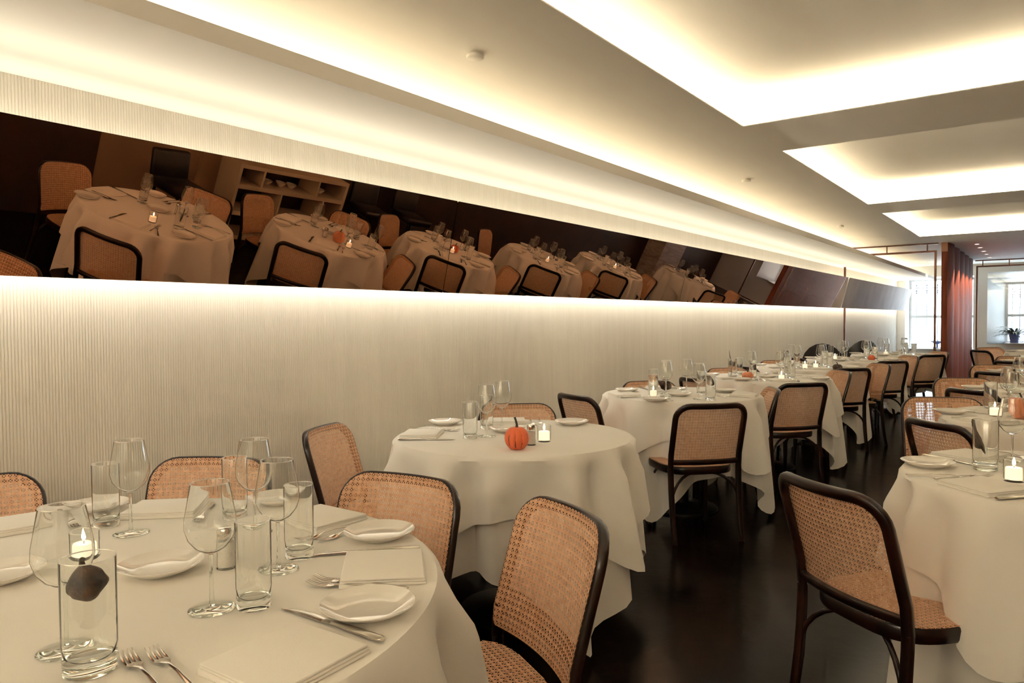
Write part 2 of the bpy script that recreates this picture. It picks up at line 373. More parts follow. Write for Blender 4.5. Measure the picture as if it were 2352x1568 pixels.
# reddish wooden partition with rounded flutes, washed by five downlights
pt = tag(obj('partition', box(-1.19*K, PX, YP0, YP1, 0.0, ZC), WOODRED, None, False), 'tall reddish wooden partition with rounded flutes beside the glass screen', 'partition')
L5 = (YP1-YP0)/5
for k in range(5):
    pts = []
    for j in range(9):
        t = j/8; pts.append((PX+0.0005+0.045*math.sin(PI*t), YP0+.002+L5*k+(L5-.004)*t))
    V = [(a, b, z) for a, b in pts for z in (0.002, ZC-.002)]
    F = [(2*i, 2*i+2, 2*i+3, 2*i+1) for i in range(8)] + [tuple(2*i for i in range(8, -1, -1)), tuple(2*i+1 for i in range(9)), (0, 1, 17, 16)]
    obj('flute', (V, F), WOODRED, pt)
obj('end_cap', rbox(-1.19*K-.002, PX+.002, YP0-.015, YP0-.0005, ZC-.14, ZC-.002, .003), mat('light_walnut', (0.36, 0.17, 0.09), 0.5), pt)

# downlights
DLY = [12.3*K, 12.95*K, 13.7*K, 14.4*K, 15.2*K]
dl = None
def downlight(x, y, label, spot=None):
    global dl
    if dl is None:
        dl = thing('downlight', label, 'downlight', (x, y, ZC), 0, 'recessed ceiling downlights')
        obj('trim_ring', lathe([(.030, -.001), (.032, -.006), (.045, -.004), (.046, 0)], 20), WHITEP, dl)
        obj('lens', lathe([(0, -.002), (.030, -.002)], 20), LAMPM, dl)
    else: dup(dl, (x, y, ZC), 0, label, 'recessed ceiling downlights')
    if spot:
        d = bpy.data.lights.new('downlight_beam', 'SPOT'); d.energy = spot; d.spot_size = R(84); d.spot_blend = 0.35; d.color = (1, 0.80, 0.55); d.shadow_soft_size = .02
        o = bpy.data.objects.new('downlight_beam', d); C.objects.link(o); o.location = (x, y, ZC-.01)
for k, y in enumerate(DLY):
    downlight(-.81*K, y, 'small round downlight, %s of five washing the red partition' % ('first', 'second', 'third', 'fourth', 'last')[k], 130)
downlight(-.52*K, 16.4*K, 'small round downlight just past the second glass screen', 18)
downlight(-1.75*K, 15.6*K, 'small round downlight behind the first glass screen', 18)

# ceiling cover plates and a flush vent
cp = thing('ceiling_cover_plate', 'round white cover plate hanging below the front ceiling strip', 'cover plate', (-1.795*K, 2.22*K, ZC), 0, 'round ceiling cover plates')
obj('plate', lathe([(0, -.022), (.036, -.022), (.038, -.020), (.038, -.010), (.036, -.008), (0, -.008)], 28), PLASTER, cp)
obj('neck', lathe([(.022, -.008), (.022, 0)], 16), PLASTER, cp)
dup(cp, (-1.81*K, 5.42*K, ZC), 0, 'round white cover plate above the third wall table', 'round ceiling cover plates')
dup(cp, (-1.87*K, 8.78*K, ZC), 0, 'round white cover plate above the sixth wall table', 'round ceiling cover plates')
vt = thing('ceiling_vent', 'flush white slot vent in the ceiling before the glass screen', 'vent', (-1.9*K, 10.4*K, ZC))
obj('frame', join(box(-.24, .24, -.05, -.04, -.005, 0), box(-.24, .24, .04, .05, -.005, 0), box(-.25, -.24, -.05, .05, -.005, 0), box(.24, .25, -.05, .05, -.005, 0)), PLASTER, vt, False)
for k in range(4): obj('slat', box(-.239, .239, -.032+k*.019, -.022+k*.019, -.004, 0), PLASTER, vt, False)

# ------------------------------------------------------------------ tilted mirror band
mb = thing('wall_mirror', 'long bronze tinted mirror band tilted out from the ribbed wall', 'mirror', (XM, 0, ZM), 0)
def panel(y0, y1, th=0.006, inset=0.0, z0=0.0, z1=LM):
    c, s = math.cos(TH), math.sin(TH)
    def q(z, d): return (z*s - d*c, z*c + d*s)
    V = []
    for d in (0+inset, th+inset):
        for yy in (y0, y1):
            for z in (z0, z1): a, b = q(z, d); V.append((a, yy, b))
    return V, [(0, 2, 3, 1), (4, 5, 7, 6), (0, 1, 5, 4), (2, 6, 7, 3), (0, 4, 6, 2), (1, 3, 7, 5)]
SE = [YB+.02, -0.19, 2.924, 6.03, 9.14, 12.25]
for a, b in zip(SE, SE[1:]): obj('mirror_panel', panel(a+.002, b-.002), MIRR, mb, False)
obj('backing_board', panel(YB+.02, 12.25, 0.012, 0.0065, 0.004, LM-.004), BLACK, mb, False)
for y in (-1.5, 0.8, 3.4, 6.0, 8.6, 11.2):
    obj('bracket', join(box(XW+.003-XM, -.005, y-.02, y+.02, .1, .13), box(XW+.003-XM, .075, y-.02, y+.02, .35, .38)), BLACK, mb, False)
pp = tag(obj('wall_panel', panel(12.31, YS-.05, .012, 0, 0, LM), PALEPAN, None, False), 'pale mauve grey panel on the wall behind the first glass screen', 'panel')
pp.location = (XM, 0, ZM)
obj('bracket', join(*[box(XW+.003-XM, -.012, y-.02, y+.02, .1, .13) for y in (12.8, 15.5, 18.2)]), BLACK, pp, False)

# ------------------------------------------------------------------ hanging glass screens
def screen(x0, x1, y, label, hang):
    t = thing('glass_screen', label, 'screen', (0, 0, 0), 0, 'bronze framed hanging glass screens')
    z1 = KZ(2.195); e = .015
    obj('ceiling_rail', box(x0-.02, x1+.02, y-.012, y+.012, ZC-.022, ZC-.001), BRONZE, t, False)
    for h in hang: obj('hanger', box(h-.008, h+.008, y-.008, y+.008, z1, ZC-.022), BRONZE, t, False)
    obj('top_bar', box(x0, x1, y-.016, y+.016, z1-2*e, z1), BRONZE, t, False)
    obj('bottom_bar', box(x0, x1, y-.016, y+.016, .20, .20+2*e), BRONZE, t, False)
    for x in (x0, x1-2*e): obj('post', box(x, x+2*e, y-.016, y+.016, .20+2*e, z1-2*e), BRONZE, t, False)
    for x in (x0, x1-2*e): obj('foot', box(x, x+2*e, y-.016, y+.016, 0, .20), BRONZE, t, False)
    obj('pane', box(x0+2*e, x1-2*e, y-.004, y+.004, .20+2*e, z1-2*e), PANE, t, False)
screen(-2.445*K, -1.245*K, 11.72*K, 'bronze framed glass screen hanging beside the red partition', (-2.38*K, -1.87*K, -1.36*K))
screen(-1.05*K, 0.75, 15.84*K, 'bronze framed glass screen before the planted window', (-0.95*K, -0.55*K, 0.1, 0.65))

# ------------------------------------------------------------------ bentwood cane chair
def clip_line(poly, p, d):
    """convex ccw polygon, line p + t d -> (t0, t1) or None"""
    t0, t1 = -1e9, 1e9
    for (ax, ay), (bx, by) in zip(poly, poly[1:]+poly[:1]):
        nx, ny = by-ay, -(bx-ax)                       # outward normal for ccw
        num = nx*(p[0]-ax)+ny*(p[1]-ay); den = nx*d[0]+ny*d[1]
        if abs(den) < 1e-12:
            if num > 0: return None
            continue
        t = -num/den
        if den > 0: t1 = min(t1, t)
        else: t0 = max(t0, t)
    return (t0, t1) if t1-t0 > 0.004 else None
def cane(poly, surf, pitch, seg, name):
    V, F = [], []
    us = [p[0] for p in poly]; vs = [p[1] for p in poly]
    u0, u1, v0, v1 = min(us), max(us), min(vs), max(vs); uc, vc = (u0+u1)/2, v0
    def strand(p, d, off, hw):
        c = clip_line(poly, p, d)
        if not c: return
        L = c[1]-c[0]; n = max(1, int(math.ceil(L/seg))); nx, ny = -d[1]*hw, d[0]*hw; b = len(V)
        for i in range(n+1):
            t = c[0]+L*i/n; u, v = p[0]+d[0]*t, p[1]+d[1]*t
            V.append(surf(u+nx, v+ny, off)); V.append(surf(u-nx, v-ny, off))
        for i in range(n): F.append((b+2*i, b+2*i+1, b+2*i+3, b+2*i+2))
    nu, nv = int((u1-u0)/pitch)+2, int((v1-v0)/pitch)+2; g = pitch*0.095; hw = pitch*0.082
    for k in range(-nu//2, nu//2+1):
        for s in (-g, g): strand((uc+k*pitch+s, vc), (0, 1), 0.0008, hw)
    for k in range(0, nv+1):
        for s in (-g, g): strand((uc, vc+k*pitch+s), (1, 0), 0.0014, hw)
    r2 = math.sqrt(.5)
    for k in range(-nu-nv, nu+nv+1):
        strand((uc+k*pitch, vc), (r2, r2), 0.0020, hw*0.95); strand((uc+k*pitch, vc), (-r2, r2), 0.0002, hw*0.95)
    me = mesh(name, V, F, CANE, True); return me
def rrect(hw, z0, z1, rt_, rb_, n=8):
    P = []
    for cx, cz, r, a in ((hw-rt_, z1-rt_, rt_, 0), (-hw+rt_, z1-rt_, rt_, 90), (-hw+rb_, z0+rb_, rb_, 180), (hw-rb_, z0+rb_, rb_, 270)):
        for i in range(n+1): P.append((cx+r*math.cos(R(a+90*i/n)), cz+r*math.sin(R(a+90*i/n))))
    return P
ZTOP = 0.80
LEAN = 0.29
def back_y(u, z): return -0.205 - (z-0.46)*LEAN + 0.95*u*u*min(1, max(0, (z-.30)/.2)) - .035
def back_surf(u, z, off):
    n = Vector((-1.9*u, 1, LEAN)).normalized(); p = Vector((u, back_y(u, z), z)) + n*(0.0125+off); return tuple(p)
def seat_outline(k=1.0, n=44):
    P = []
    for i in range(n):
        a = 2*PI*i/n; c, s = math.cos(a), math.sin(a)
        x = 0.215*math.copysign(abs(c)**0.55, c)*k; y = 0.213*math.copysign(abs(s)**0.55, s)*k
        P.append((x*(1+0.45*(y-0.0)*1.0*0.6), y+0.005))
    return P
def make_chair():
    t = thing('dining_chair', 'x', 'chair')
    hw, r = 0.205, 0.074
    path = [(-hw, .42)] + [(-hw, z) for z in (.50, .57, .63, .68)]
    path += [(-hw+r-r*math.cos(R(a)), ZTOP-.014-r+r*math.sin(R(a))) for a in (0, 15, 30, 45, 60, 75, 90)]
    path += [(u, ZTOP-.014) for u in (-.09, -.045, 0, .045, .09)]
    path += [(-u, z) for u, z in reversed(path[:12])]
    P3, NN = [], []
    for u, z in path:
        P3.append((u, back_y(u, z), z)); NN.append((-1.9*u, 1, LEAN))
    obj('back_frame', tube(P3, [(.016, .0125)]*len(P3), 10, normals=NN, rect=True), CHAIRW, t)
    rl = [(u, back_y(u, .458), .458) for u in [-.192+.384*i/10 for i in range(11)]]
    obj('lower_rail', tube(rl, [(.014, .011)]*11, 8, normals=[(-1.9*p[0], 1, LEAN) for p in rl], rect=True), CHAIRW, t)
    bp = rrect(hw+.008, .450, ZTOP-.006, r+.008, .015)
    link('back_cane', cane(bp, back_surf, 0.0158, 0.035, 'back_cane'), t)['kind'] = 'stuff'
    so = seat_outline(.93)
    obj('seat_frame', tube([(x, y, .402) for x, y in so], [(.016, .0225)]*len(so), 10, closed=True, normals=(0, 0, 1), rect=True), CHAIRW, t)
    sp = seat_outline(.985)
    link('seat_cane', cane(sp, lambda u, v, o: (u, v, .4255+o), 0.0158, 0.16, 'seat_cane'), t)['kind'] = 'stuff'
    for s in (-1, 1):
        obj('leg', tube([(s*.168, .165, .386), (s*.176, .175, .2), (s*.182, .185, 0)], [.017, .0165, .0125], 10), CHAIRW, t)
        zs = [.424, .38, .30, .20, .10, 0]; ys_ = [back_y(.205, .424)-(.424-z)**2*.30 for z in zs]
        obj('leg', tube([(s*(.205-.012*(.424-z)), yy, z) for z, yy in zip(zs, ys_)], [(.016, .0125)]*4+[(.0145, .012), (.0125, .011)], 10, normals=(0, 1, 0), rect=True), CHAIRW, t)
        arc = lambda p0, d: [(p0[0]+d[0]*(1-math.cos(R(a)))*.17, p0[1]+d[1]*(1-math.cos(R(a)))*.17, .218+.165*math.sin(R(a))) for a in range(0, 91, 15)]
        obj('brace', tube(arc((s*.176, .174, 0), (-s, 0)), .0085, 8), CHAIRW, t)
        obj('brace', tube(arc((s*.176, .174, 0), (0, -1)), .0085, 8), CHAIRW, t)
        obj('brace', tube(arc((s*.203, ys_[3]+.004, 0), (-s*.9, .35)), .0085, 8), CHAIRW, t)
    return t
chair0 = make_chair()
def chair(bx, by, face, label, group='caned bentwood dining chairs'):
    """bx, by: where the middle of the top rail stands; face: direction the sitter looks, degrees"""
    a = R(face); d = 0.345
    place(chair0, (bx+math.cos(a)*d, by+math.sin(a)*d, 0), a-PI/2, label, group)

# ------------------------------------------------------------------ tables and cloths
CT = 0.765
def cloth(name, cx, cy_, Rt, half, rot, zt, fl0, fl1, seed, off=0.0, sharp=9):
    rnd = random.Random(seed); n = 144; V, F = [], []; ph = [rnd.uniform(0, 6.28) for _ in range(4)]
    nf = 13 + seed % 4
    rings = [0.0, .5, .9, .985]
    V.append((0, 0, zt))
    for q in rings[1:]:
        for k in range(n): a = 2*PI*k/n; V.append((Rt*q*math.cos(a), Rt*q*math.sin(a), zt))
    ns = 12
    def hang(a):
        c, s = abs(math.cos(a-R(rot))), abs(math.sin(a-R(rot)))
        return half/((c**sharp+s**sharp)**(1/sharp)) - Rt
    er = .014
    for i in range(ns+1):
        for k in range(n):
            a = 2*PI*k/n; L = max(.05, hang(a)); s = L*(i/ns)
            if s < er*1.57: rr = Rt-er*.2+er*math.sin(s/er); zz = zt-er*(1-math.cos(s/er))
            else:
                s2 = s-er*1.57; cc = math.cos(4*(a-R(rot))+PI)
                wav = math.cos(nf*a+ph[0]+.8*math.sin(2*a+ph[1])) + .5*math.cos((nf+6)*a+ph[2])
                amp = .030*min(1, s2/.10)*(1+.8*s2)
                rr = Rt-er*.2+er + s2*(fl0+fl1*cc) + amp*wav
                zz = zt-er-s2*.965
            rr += off
            if zz < .012: rr += (.012-zz)*.6; zz = .012
            V.append((rr*math.cos(a), rr*math.sin(a), zz))
    for k in range(n): F.append((0, 1+k, 1+(k+1) % n))
    tot = (len(V)-1)//n
    for i in range(tot-1):
        for k in range(n):
            k2 = (k+1) % n; F.append((1+i*n+k, 1+(i+1)*n+k, 1+(i+1)*n+k2, 1+i*n+k2))
    o = obj(name, (V, F), CLOTH); o.location = (cx, cy_, 0); return o
tables0 = {}
def table(cx, cy_, Rt, where, rot, rot2, seed, half=None, half2=None):
    key = Rt
    lab = 'round pedestal table under white cloths, %s' % where
    if key not in tables0:
        t = thing('dining_table', lab, 'table', (cx, cy_, 0), 0, 'round pedestal tables')
        obj('tabletop', lathe([(0, .725), (Rt-.03, .725), (Rt-.012, .735), (Rt-.012, .752), (Rt-.02, .757), (0, .757)], 48), WOODRED, t)
        obj('pedestal', lathe([(.05, .04), (.05, .68), (.14, .722), (.14, .7245)], 20), BLACK, t)
        obj('base', lathe([(0, 0), (.24, 0), (.24, .012), (.08, .035), (.05, .045), (0, .045)], 28), BLACK, t)
        tables0[key] = t
    else: dup(tables0[key], (cx, cy_, 0), 0, lab, 'round pedestal tables')
    h1 = half or Rt+.235; h2 = half2 or Rt+.46
    u = cloth('undercloth', cx, cy_, Rt-.004, h2, rot2, CT-.0035, .045, .04, seed)
    tag(u, 'long white undercloth hanging almost to the floor, %s' % where, 'tablecloth', 'white undercloths')
    o = cloth('tablecloth', cx, cy_, Rt, h1, rot, CT, .125, .075, seed, .004)
    tag(o, 'square white top cloth draped over %s' % where, 'tablecloth', 'white top cloths')

# ------------------------------------------------------------------ tableware prototypes
def proto_wine():
    t = thing('wine_glass', 'x', 'wine glass')
    bowl = [(0, .0975), (.0045, .098), (.012, .101), (.026, .110), (.038, .126), (.0435, .145), (.0425, .165), (.038, .190), (.0325, .222), (.0322, .2235), (.0315, .2225), (.037, .190), (.0415, .165), (.0425, .145), (.037, .127), (.025, .1115), (.011, .103), (0, .1015)]
    obj('bowl', lathe(bowl, 32), CGLASS, t)
    obj('rim', rim(.0318, .2240), RIMG, t)
    obj('stem', lathe([(0, .0072), (.0050, .0072), (.0040, .018), (.0034, .045), (.0034, .085), (.0042, .0974), (0, .0974)], 12), SGLASS, t)
    obj('foot', lathe([(0, 0), (.0385, 0), (.0395, .001), (.0385, .002), (.018, .0048), (.0060, .0070), (0, .0070)], 32), SGLASS, t)
    return t
def proto_tumbler(r=.031, h=.155, base=.018, name='tumbler', cat='glass'):
    t = thing(name, 'x', cat)
    obj('wall', lathe([(r*.965, base+.0004), (r-.0004, base+.02), (r, h-.001), (r-.0005, h), (r-.0011, h), (r-.0016, h-.001), (r-.0019, base+.02), (r*.87, base+.006), (r*.7, base+.0014), (0, base+.0006)], 36), CGLASS, t)
    obj('rim', rim(r-.0008, h+.0004, .0009), RIMG, t)
    obj('base', lathe([(0, 0), (r*.90, 0), (r*.955, .0015), (r*.965, base), (0, base)], 36), SGLASS, t)
    return t
def proto_candle():
    t = thing('votive_candle', 'x', 'candle')
    obj('glass_cup', lathe([(0, 0), (.026, 0), (.0285, .003), (.0285, .066), (.028, .0675), (.0272, .0675), (.0267, .066), (.0262, .010), (.024, .0065), (0, .006)], 28), CGLASS, t)
    obj('rim', rim(.0276, .068, .0008), RIMG, t)
    w_ = obj('wax', lathe([(0, .0068), (.0225, .0068), (.0225, .040), (.021, .0425), (.006, .0410), (0, .041)], 24), WAX, t)
    obj('wick', tube([(0, 0, .040), (.0006, 0, .046), (.001, 0, .049)], .0008, 6), WICK, w_)
    obj('flame', lathe([(0, .047), (.0032, .050), (.0048, .055), (.0042, .060), (.0022, .067), (0, .074)], 12), FLAME, t)
    return t
def proto_plate():
    p = [(0, .004), (.045, .004), (.058, .0055), (.070, .012), (.0815, .0195), (.0820, .0205), (.0812, .0210), (.069, .0145), (.057, .0085), (.044, .0065), (0, .0065)]
    foot = [(.040, .004), (.040, 0), (.044, 0), (.046, .0045)]
    return tag(obj('bread_plate', join(lathe(foot, 40), lathe(p, 48)), CHINA), 'x', 'plate')
def proto_fork():
    L = []
    pts = [(0, -.1, .004), (0, -.06, .0052), (0, -.01, .009), (0, .025, .0085), (0, .042, .006)]
    L.append(tube(pts, [(.0065, .0016), (.0048, .0016), (.003, .0017), (.003, .0017), (.0085, .0012)], 8, normals=(0, 0, 1)))
    L.append(tube([(0, .040, .006), (0, .050, .0042), (0, .058, .0035)], [(.008, .0012), (.012, .0011), (.0118, .001)], 8, normals=(0, 0, 1)))
    for k in range(4):
        x = -.0098+k*.00653
        L.append(tube([(x, .056, .0035), (x, .075, .0040), (x*.97, .09, .0068), (x*.95, .1, .0100)], [(.0021, .0011), (.0018, .001), (.0016, .0009), (.0007, .0006)], 6, normals=(0, 0, 1)))
    return tag(obj('fork', join(*L), STEEL), 'x', 'fork')
def proto_knife():
    t = thing('table_knife', 'x', 'knife')
    obj('handle', tube([(0, -.118, .0052), (0, -.112, .0052), (0, -.06, .005), (0, -.005, .0045), (0, 0, .0045)], [(.006, .003), (.0085, .0045), (.0078, .0042), (.0055, .0035), (.005, .003)], 10, normals=(0, 0, 1)), STEEL, t)
    obj('blade', tube([(0, -.001, .0045), (0, .012, .004), (.0012, .05, .0032), (.001, .085, .0026), (-.003, .11, .002), (-.0075, .122, .002)], [(.005, .0018), (.0085, .0011), (.0098, .0009), (.0095, .0008), (.006, .0007), (.0008, .0005)], 8, normals=(0, 0, 1)), STEEL, t)
    return t
def proto_napkin():
    bm_parts = []
    for k, (sx, sy, dx) in enumerate(((.092, .082, 0), (.0905, .0805, .001), (.089, .079, -.001))):
        bm_parts.append(move(rbox(-sx, sx, -sy, sy, k*.0048, k*.0048+.0046, .0021, 2), (dx, 0, 0)))
    V, F = join(*bm_parts)
    V = [(x, y, z + (.004*max(0, (abs(x)/.092)**4)*max(0, y/.082) if z > .002 else 0)) for x, y, z in V]
    return tag(obj('napkin', (V, F), NAPK), 'x', 'napkin')
def pumpkin_mesh(r=.048, sq=.88, lobes=10, depth=.09, streak=True):
    V, F, S = [], [], []; nu, nv = 60, 22
    for j in range(nv+1):
        th = PI*j/nv
        for i in range(nu):
            ph = 2*PI*i/nu; lob = abs(math.cos(ph*lobes/2))**.6
            rr = r*math.sin(th)**.85*(1-depth+depth*lob) if 0 < j < nv else r*.02
            z = r*sq*(-math.cos(th)) - (.10*r*math.exp(-(math.sin(th)/.3)**2) if j > nv/2 else -.10*r*math.exp(-(math.sin(th)/.3)**2))
            V.append((rr*math.cos(ph), rr*math.sin(ph), z+r*sq*.92)); S.append(max(0, min(1.15, 1.35-1.5*abs(math.cos(ph*lobes/2))))*min(1, math.sin(th)*1.6)*(1 if th < 2.1 else .3) if streak else 0)
    for j in range(nv):
        for i in range(nu): i2 = (i+1) % nu; F.append((j*nu+i, j*nu+i2, (j+1)*nu+i2, (j+1)*nu+i))
    F.append(tuple(reversed(range(nu)))); F.append(tuple(range(nv*nu, nv*nu+nu)))
    return V, F, S
def pumpkin(loc, label, mt, r=.048, sq=.88, stem=.03, lobes=10, rz=0.0, tilt=0.0, depth=.09):
    t = thing('pumpkin', label, 'pumpkin', loc, rz, 'small pumpkins and gourds on the tables'); t.rotation_euler[0] = tilt
    V, F, S = pumpkin_mesh(r, sq, lobes, depth); me = mesh('body', V, F, mt)
    at = me.attributes.new('streak', 'FLOAT', 'POINT'); at.data.foreach_set('value', S)
    link('body', me, t); h = r*sq*1.75
    obj('stem', tube([(0, 0, h-.004), (.001, 0, h+stem*.3), (-.003, 0, h+stem*.7), (-.008, .002, h+stem)], [.0075, .0045, .004, .0048], 8), STEMM, t)
    return t
def gourd(loc, label, mt, L=.07, r=.026, rot=(0, 0, 0), stem=.02):
    t = thing('gourd', label, 'gourd', loc, 0, 'small pumpkins and gourds on the tables'); t.rotation_euler = rot
    n = 20; prof = [(0, 0)]+[(r*math.sin(PI*q/n)**.75*(1-.28*q/n), L*q/n) for q in range(1, n)]+[(0, L)]
    V, F = lathe(prof, 24)
    V = [(x*(1+.10*math.sin(5*math.atan2(y, x)+40*z)+.07*math.sin(260*z+3*math.atan2(y, x))), y*(1+.10*math.sin(5*math.atan2(y, x)+40*z)+.07*math.sin(260*z+2*math.atan2(y, x))), z) for x, y, z in V]
    obj('body', (V, F), mt, t)
    obj('stem', tube([(0, 0, L-.004), (.002, 0, L+stem*.6), (.006, 0, L+stem)], [.005, .0035, .004], 8), STEMM, t)
    return t
def proto_salt():
    t = thing('salt_shaker', 'x', 'shaker')
    obj('body', lathe([(0, 0), (.0185, 0), (.0195, .002), (.0185, .058), (.0165, .064), (.0150, .064), (.0165, .057), (.0170, .004), (0, .003)], 24), CGLASS, t)
    obj('salt', lathe([(0, .0034), (.0166, .0044), (.0162, .054), (0, .055)], 20), SALT, t)
    obj('cap', lathe([(.0168, .062), (.0172, .064), (.0172, .076), (.015, .082), (0, .084)], 24), STEEL, t)
    return t
WINE, TUMB, CAND, PLATE, FORK, KNIFE, NAP, SALTS = proto_wine(), proto_tumbler(), proto_candle(), proto_plate(), proto_fork(), proto_knife(), proto_napkin(), proto_salt()
VASE = proto_tumbler(.037, .165, .02, 'glass_vase', 'vase')
CZ = CT+.0006
G = dict(wine='stemmed wine glasses', tumb='clear tumblers', cand='lit votive candles', plate='white bread plates', fork='steel forks', knife='steel table knives', nap='folded white napkins', salt='salt shakers', vase='clear cylinder vases')
def put(kind, x, y, rz, label):
    P = dict(wine=WINE, tumb=TUMB, cand=CAND, plate=PLATE, fork=FORK, knife=KNIFE, nap=NAP, salt=SALTS, vase=VASE)[kind]
    return place(P, (x, y, CZ), rz, label, G[kind])
def setting(T, a, seat, items='pnfFkwt', jit=0.0):
    """one place setting at seat angle a: bread plate, napkin, two forks, knife, wine glass, tumbler"""
    cx, cy_, Rt, nm = T; e = (math.cos(R(a)), math.sin(R(a))); t = (-e[1], e[0]); rz = R(a)+PI/2
    at = lambda r, s: (cx+e[0]*r+t[0]*s, cy_+e[1]*r+t[1]*s)
    wh = 'at the %s setting of %s' % (seat, nm); j = lambda q=.012: random.uniform(-q, q)
    rr = math.sqrt(max(.01, (Rt-.085)**2-.05))
    if 'n' in items: put('nap', *at(Rt-.105, j()), rz+j(.06), 'folded white napkin ' + wh)
    if 'k' in items: put('knife', *at(Rt-.145, .128+j(.006)), rz+j(.1), 'steel knife ' + wh)
    if 'f' in items: put('fork', *at(Rt-.16, -.120+j(.004)), rz+j(.05), 'outer steel fork ' + wh)
    if 'F' in items: put('fork', *at(Rt-.135, -.158+j(.004)), rz+j(.12)-.08, 'inner steel fork ' + wh)
    if 'p' in items: put('plate', *at(min(Rt-.125, rr), -.255 if Rt > .6 else -.285), rz, 'white bread plate ' + wh)
    if 'w' in items: put('wine', *at(Rt-.33, .085+j(.02)), 0, 'stemmed wine glass ' + wh)
    if 't' in items: put('tumb', *at(Rt-.285, .16+j(.02)), 0, 'clear tumbler ' + wh)

# ---- wall row
T1 = (-1.48, .60, .69, 'first table of wall row')
T2 = (-1.87, 2.56, .51, 'second table of wall row')
T3 = (-1.97, 4.60, .51, 'third table of wall row')
T4 = (-1.93, 6.30, .51, 'fourth table of wall row')
T5 = (-1.99, 7.84, .51, 'fifth table of wall row')
T6 = (-1.88, 9.50, .51, 'sixth table of wall row')
T7 = (-1.66, 10.95, .51, 'seventh table of wall row')
R1 = (.13, 2.84, .52, 'first table of aisle row')
R2 = (.08, 4.42, .51, 'second table of aisle row')
R3 = (.06, 6.05, .51, 'third table of aisle row')
R4 = (.10, 7.95, .51, 'fourth table of aisle row')
R5 = (.15, 9.85, .51, 'fifth table of aisle row')
R6 = (.05, 12.6, .51, 'last table of aisle row')
table(*T1, -18, -62, 3, half=.90, half2=1.12)
table(*T2, -53, -70, 4)
table(*T3, -65, -40, 5)
table(*T4, -60, -45, 6)
table(*T5, -72, -58, 8)
table(*T6, -62, -50, 9)
table(*T7, -50, -35, 10)
table(*R1, 204, 178, 11, half=.765, half2=1.0)
table(*R2, 200, 170, 12)
table(*R3, 190, 160, 13)
table(*R4, 195, 165, 14)
table(*R5, 180, 150, 15)
table(*R6, 190, 160, 16)

# first table: measured places
n1 = T1[3]
setting(T1, 6, 'near aisle', 'nk')
setting(T1, 46, 'middle aisle', 'nk')
for x, y, dx, dy, l in ((-1.042, .918, -.257, -.098, 'inner steel fork crossing its pair at the middle aisle setting'), (-1.052, .938, -.97, -.34, 'outer steel fork beside the napkin at the middle aisle setting'),
                        (-1.021, .512, -.98, .18, 'outer steel fork at the near aisle setting'), (-1.000, .543, -.98, .16, 'inner steel fork beside the napkin at the near aisle setting')):
    put('fork', x, y, math.atan2(dy, dx)-PI/2, l + ', first table')
setting(T1, 91, 'far aisle', 'nfF')
setting(T1, 136, 'far wall', 'nfk')
setting(T1, 170, 'near wall', 'nf')
for x, y, l in ((-.938, .854, 'between near and middle aisle settings'), (-1.246, 1.172, 'beside the far aisle forks'), (-1.438, .756, 'before the votive candle'), (-1.655, .545, 'near the middle of the table, cut by the frame'), (-1.719, 1.235, 'behind the far wine glasses'), (-2.05, .905, 'behind the near wall tumbler')):
    put('plate', x, y, 0, 'white bread plate %s, %s' % (l, 'first table'))
for x, y, l in ((-1.177, .708, 'standing before the oval of the near aisle setting'), (-1.76, .854, 'tallest by the near wall tumbler'), (-1.213, .485, 'behind the vase with dark gourd'), (-1.521, 1.03, 'before the far wall chair'), (-1.253, .901, 'beside the middle aisle tumbler')):
    put('wine', x, y, 0, 'stemmed wine glass %s, first table' % l)
for x, y, l in ((-1.125, .757, 'beside the near aisle wine glass'), (-1.287, .978, 'beside the middle aisle forks'), (-1.876, .851, 'beside the near wall knife'), (-1.68, 1.08, 'before the far wall napkin')):
    put('tumb', x, y, 0, 'clear tumbler %s, first table' % l)
put('vase', -1.114, .478, 0, 'clear cylinder vase holding a dark gourd, first table')
gourd((-1.114, .481, CZ+.100), 'dark warty gourd wedged inside the vase, first table', GOURD, .056, .030, (R(8), R(-8), 0), .008)
put('cand', -1.623, .691, 0, 'lit votive candle behind the vase, first table')
put('salt', -1.353, .847, 0, 'salt shaker among the glasses, first table')

# second table
setting(T2, -146, 'near wall', 'nfFk')
setting(T2, 131, 'far wall', 'nfFk')
for x, y, l in ((-1.834, 3.0-.02, 'alone at the far rim'), (-2.341, 2.64, 'at the wall rim'), (-1.955, 2.625, 'behind the pumpkin')):
    put('plate', x, y, 0, 'white bread plate %s, second wall table' % l)
put('tumb', -1.978, 2.391, 0, 'clear tumbler before the wine glasses, second wall table')
put('tumb', -2.089, 2.646, 0, 'clear tumbler behind the wine glasses, second wall table')
put('wine', -1.955, 2.475, 0, 'stemmed wine glass beside the front tumbler, second wall table')
put('wine', -2.014, 2.664, 0, 'stemmed wine glass before the caned chair, second wall table')
pumpkin((-1.661, 2.292, CZ), 'small orange pumpkin with dark streaks and long stem, second wall table', STREAK, .048, .98, .042, rz=.5)
put('salt', -1.669, 2.402, 0, 'salt shaker beside the streaked orange pumpkin')
put('cand', -1.672, 2.501, 0, 'lit votive candle beside the salt shaker, second wall table')

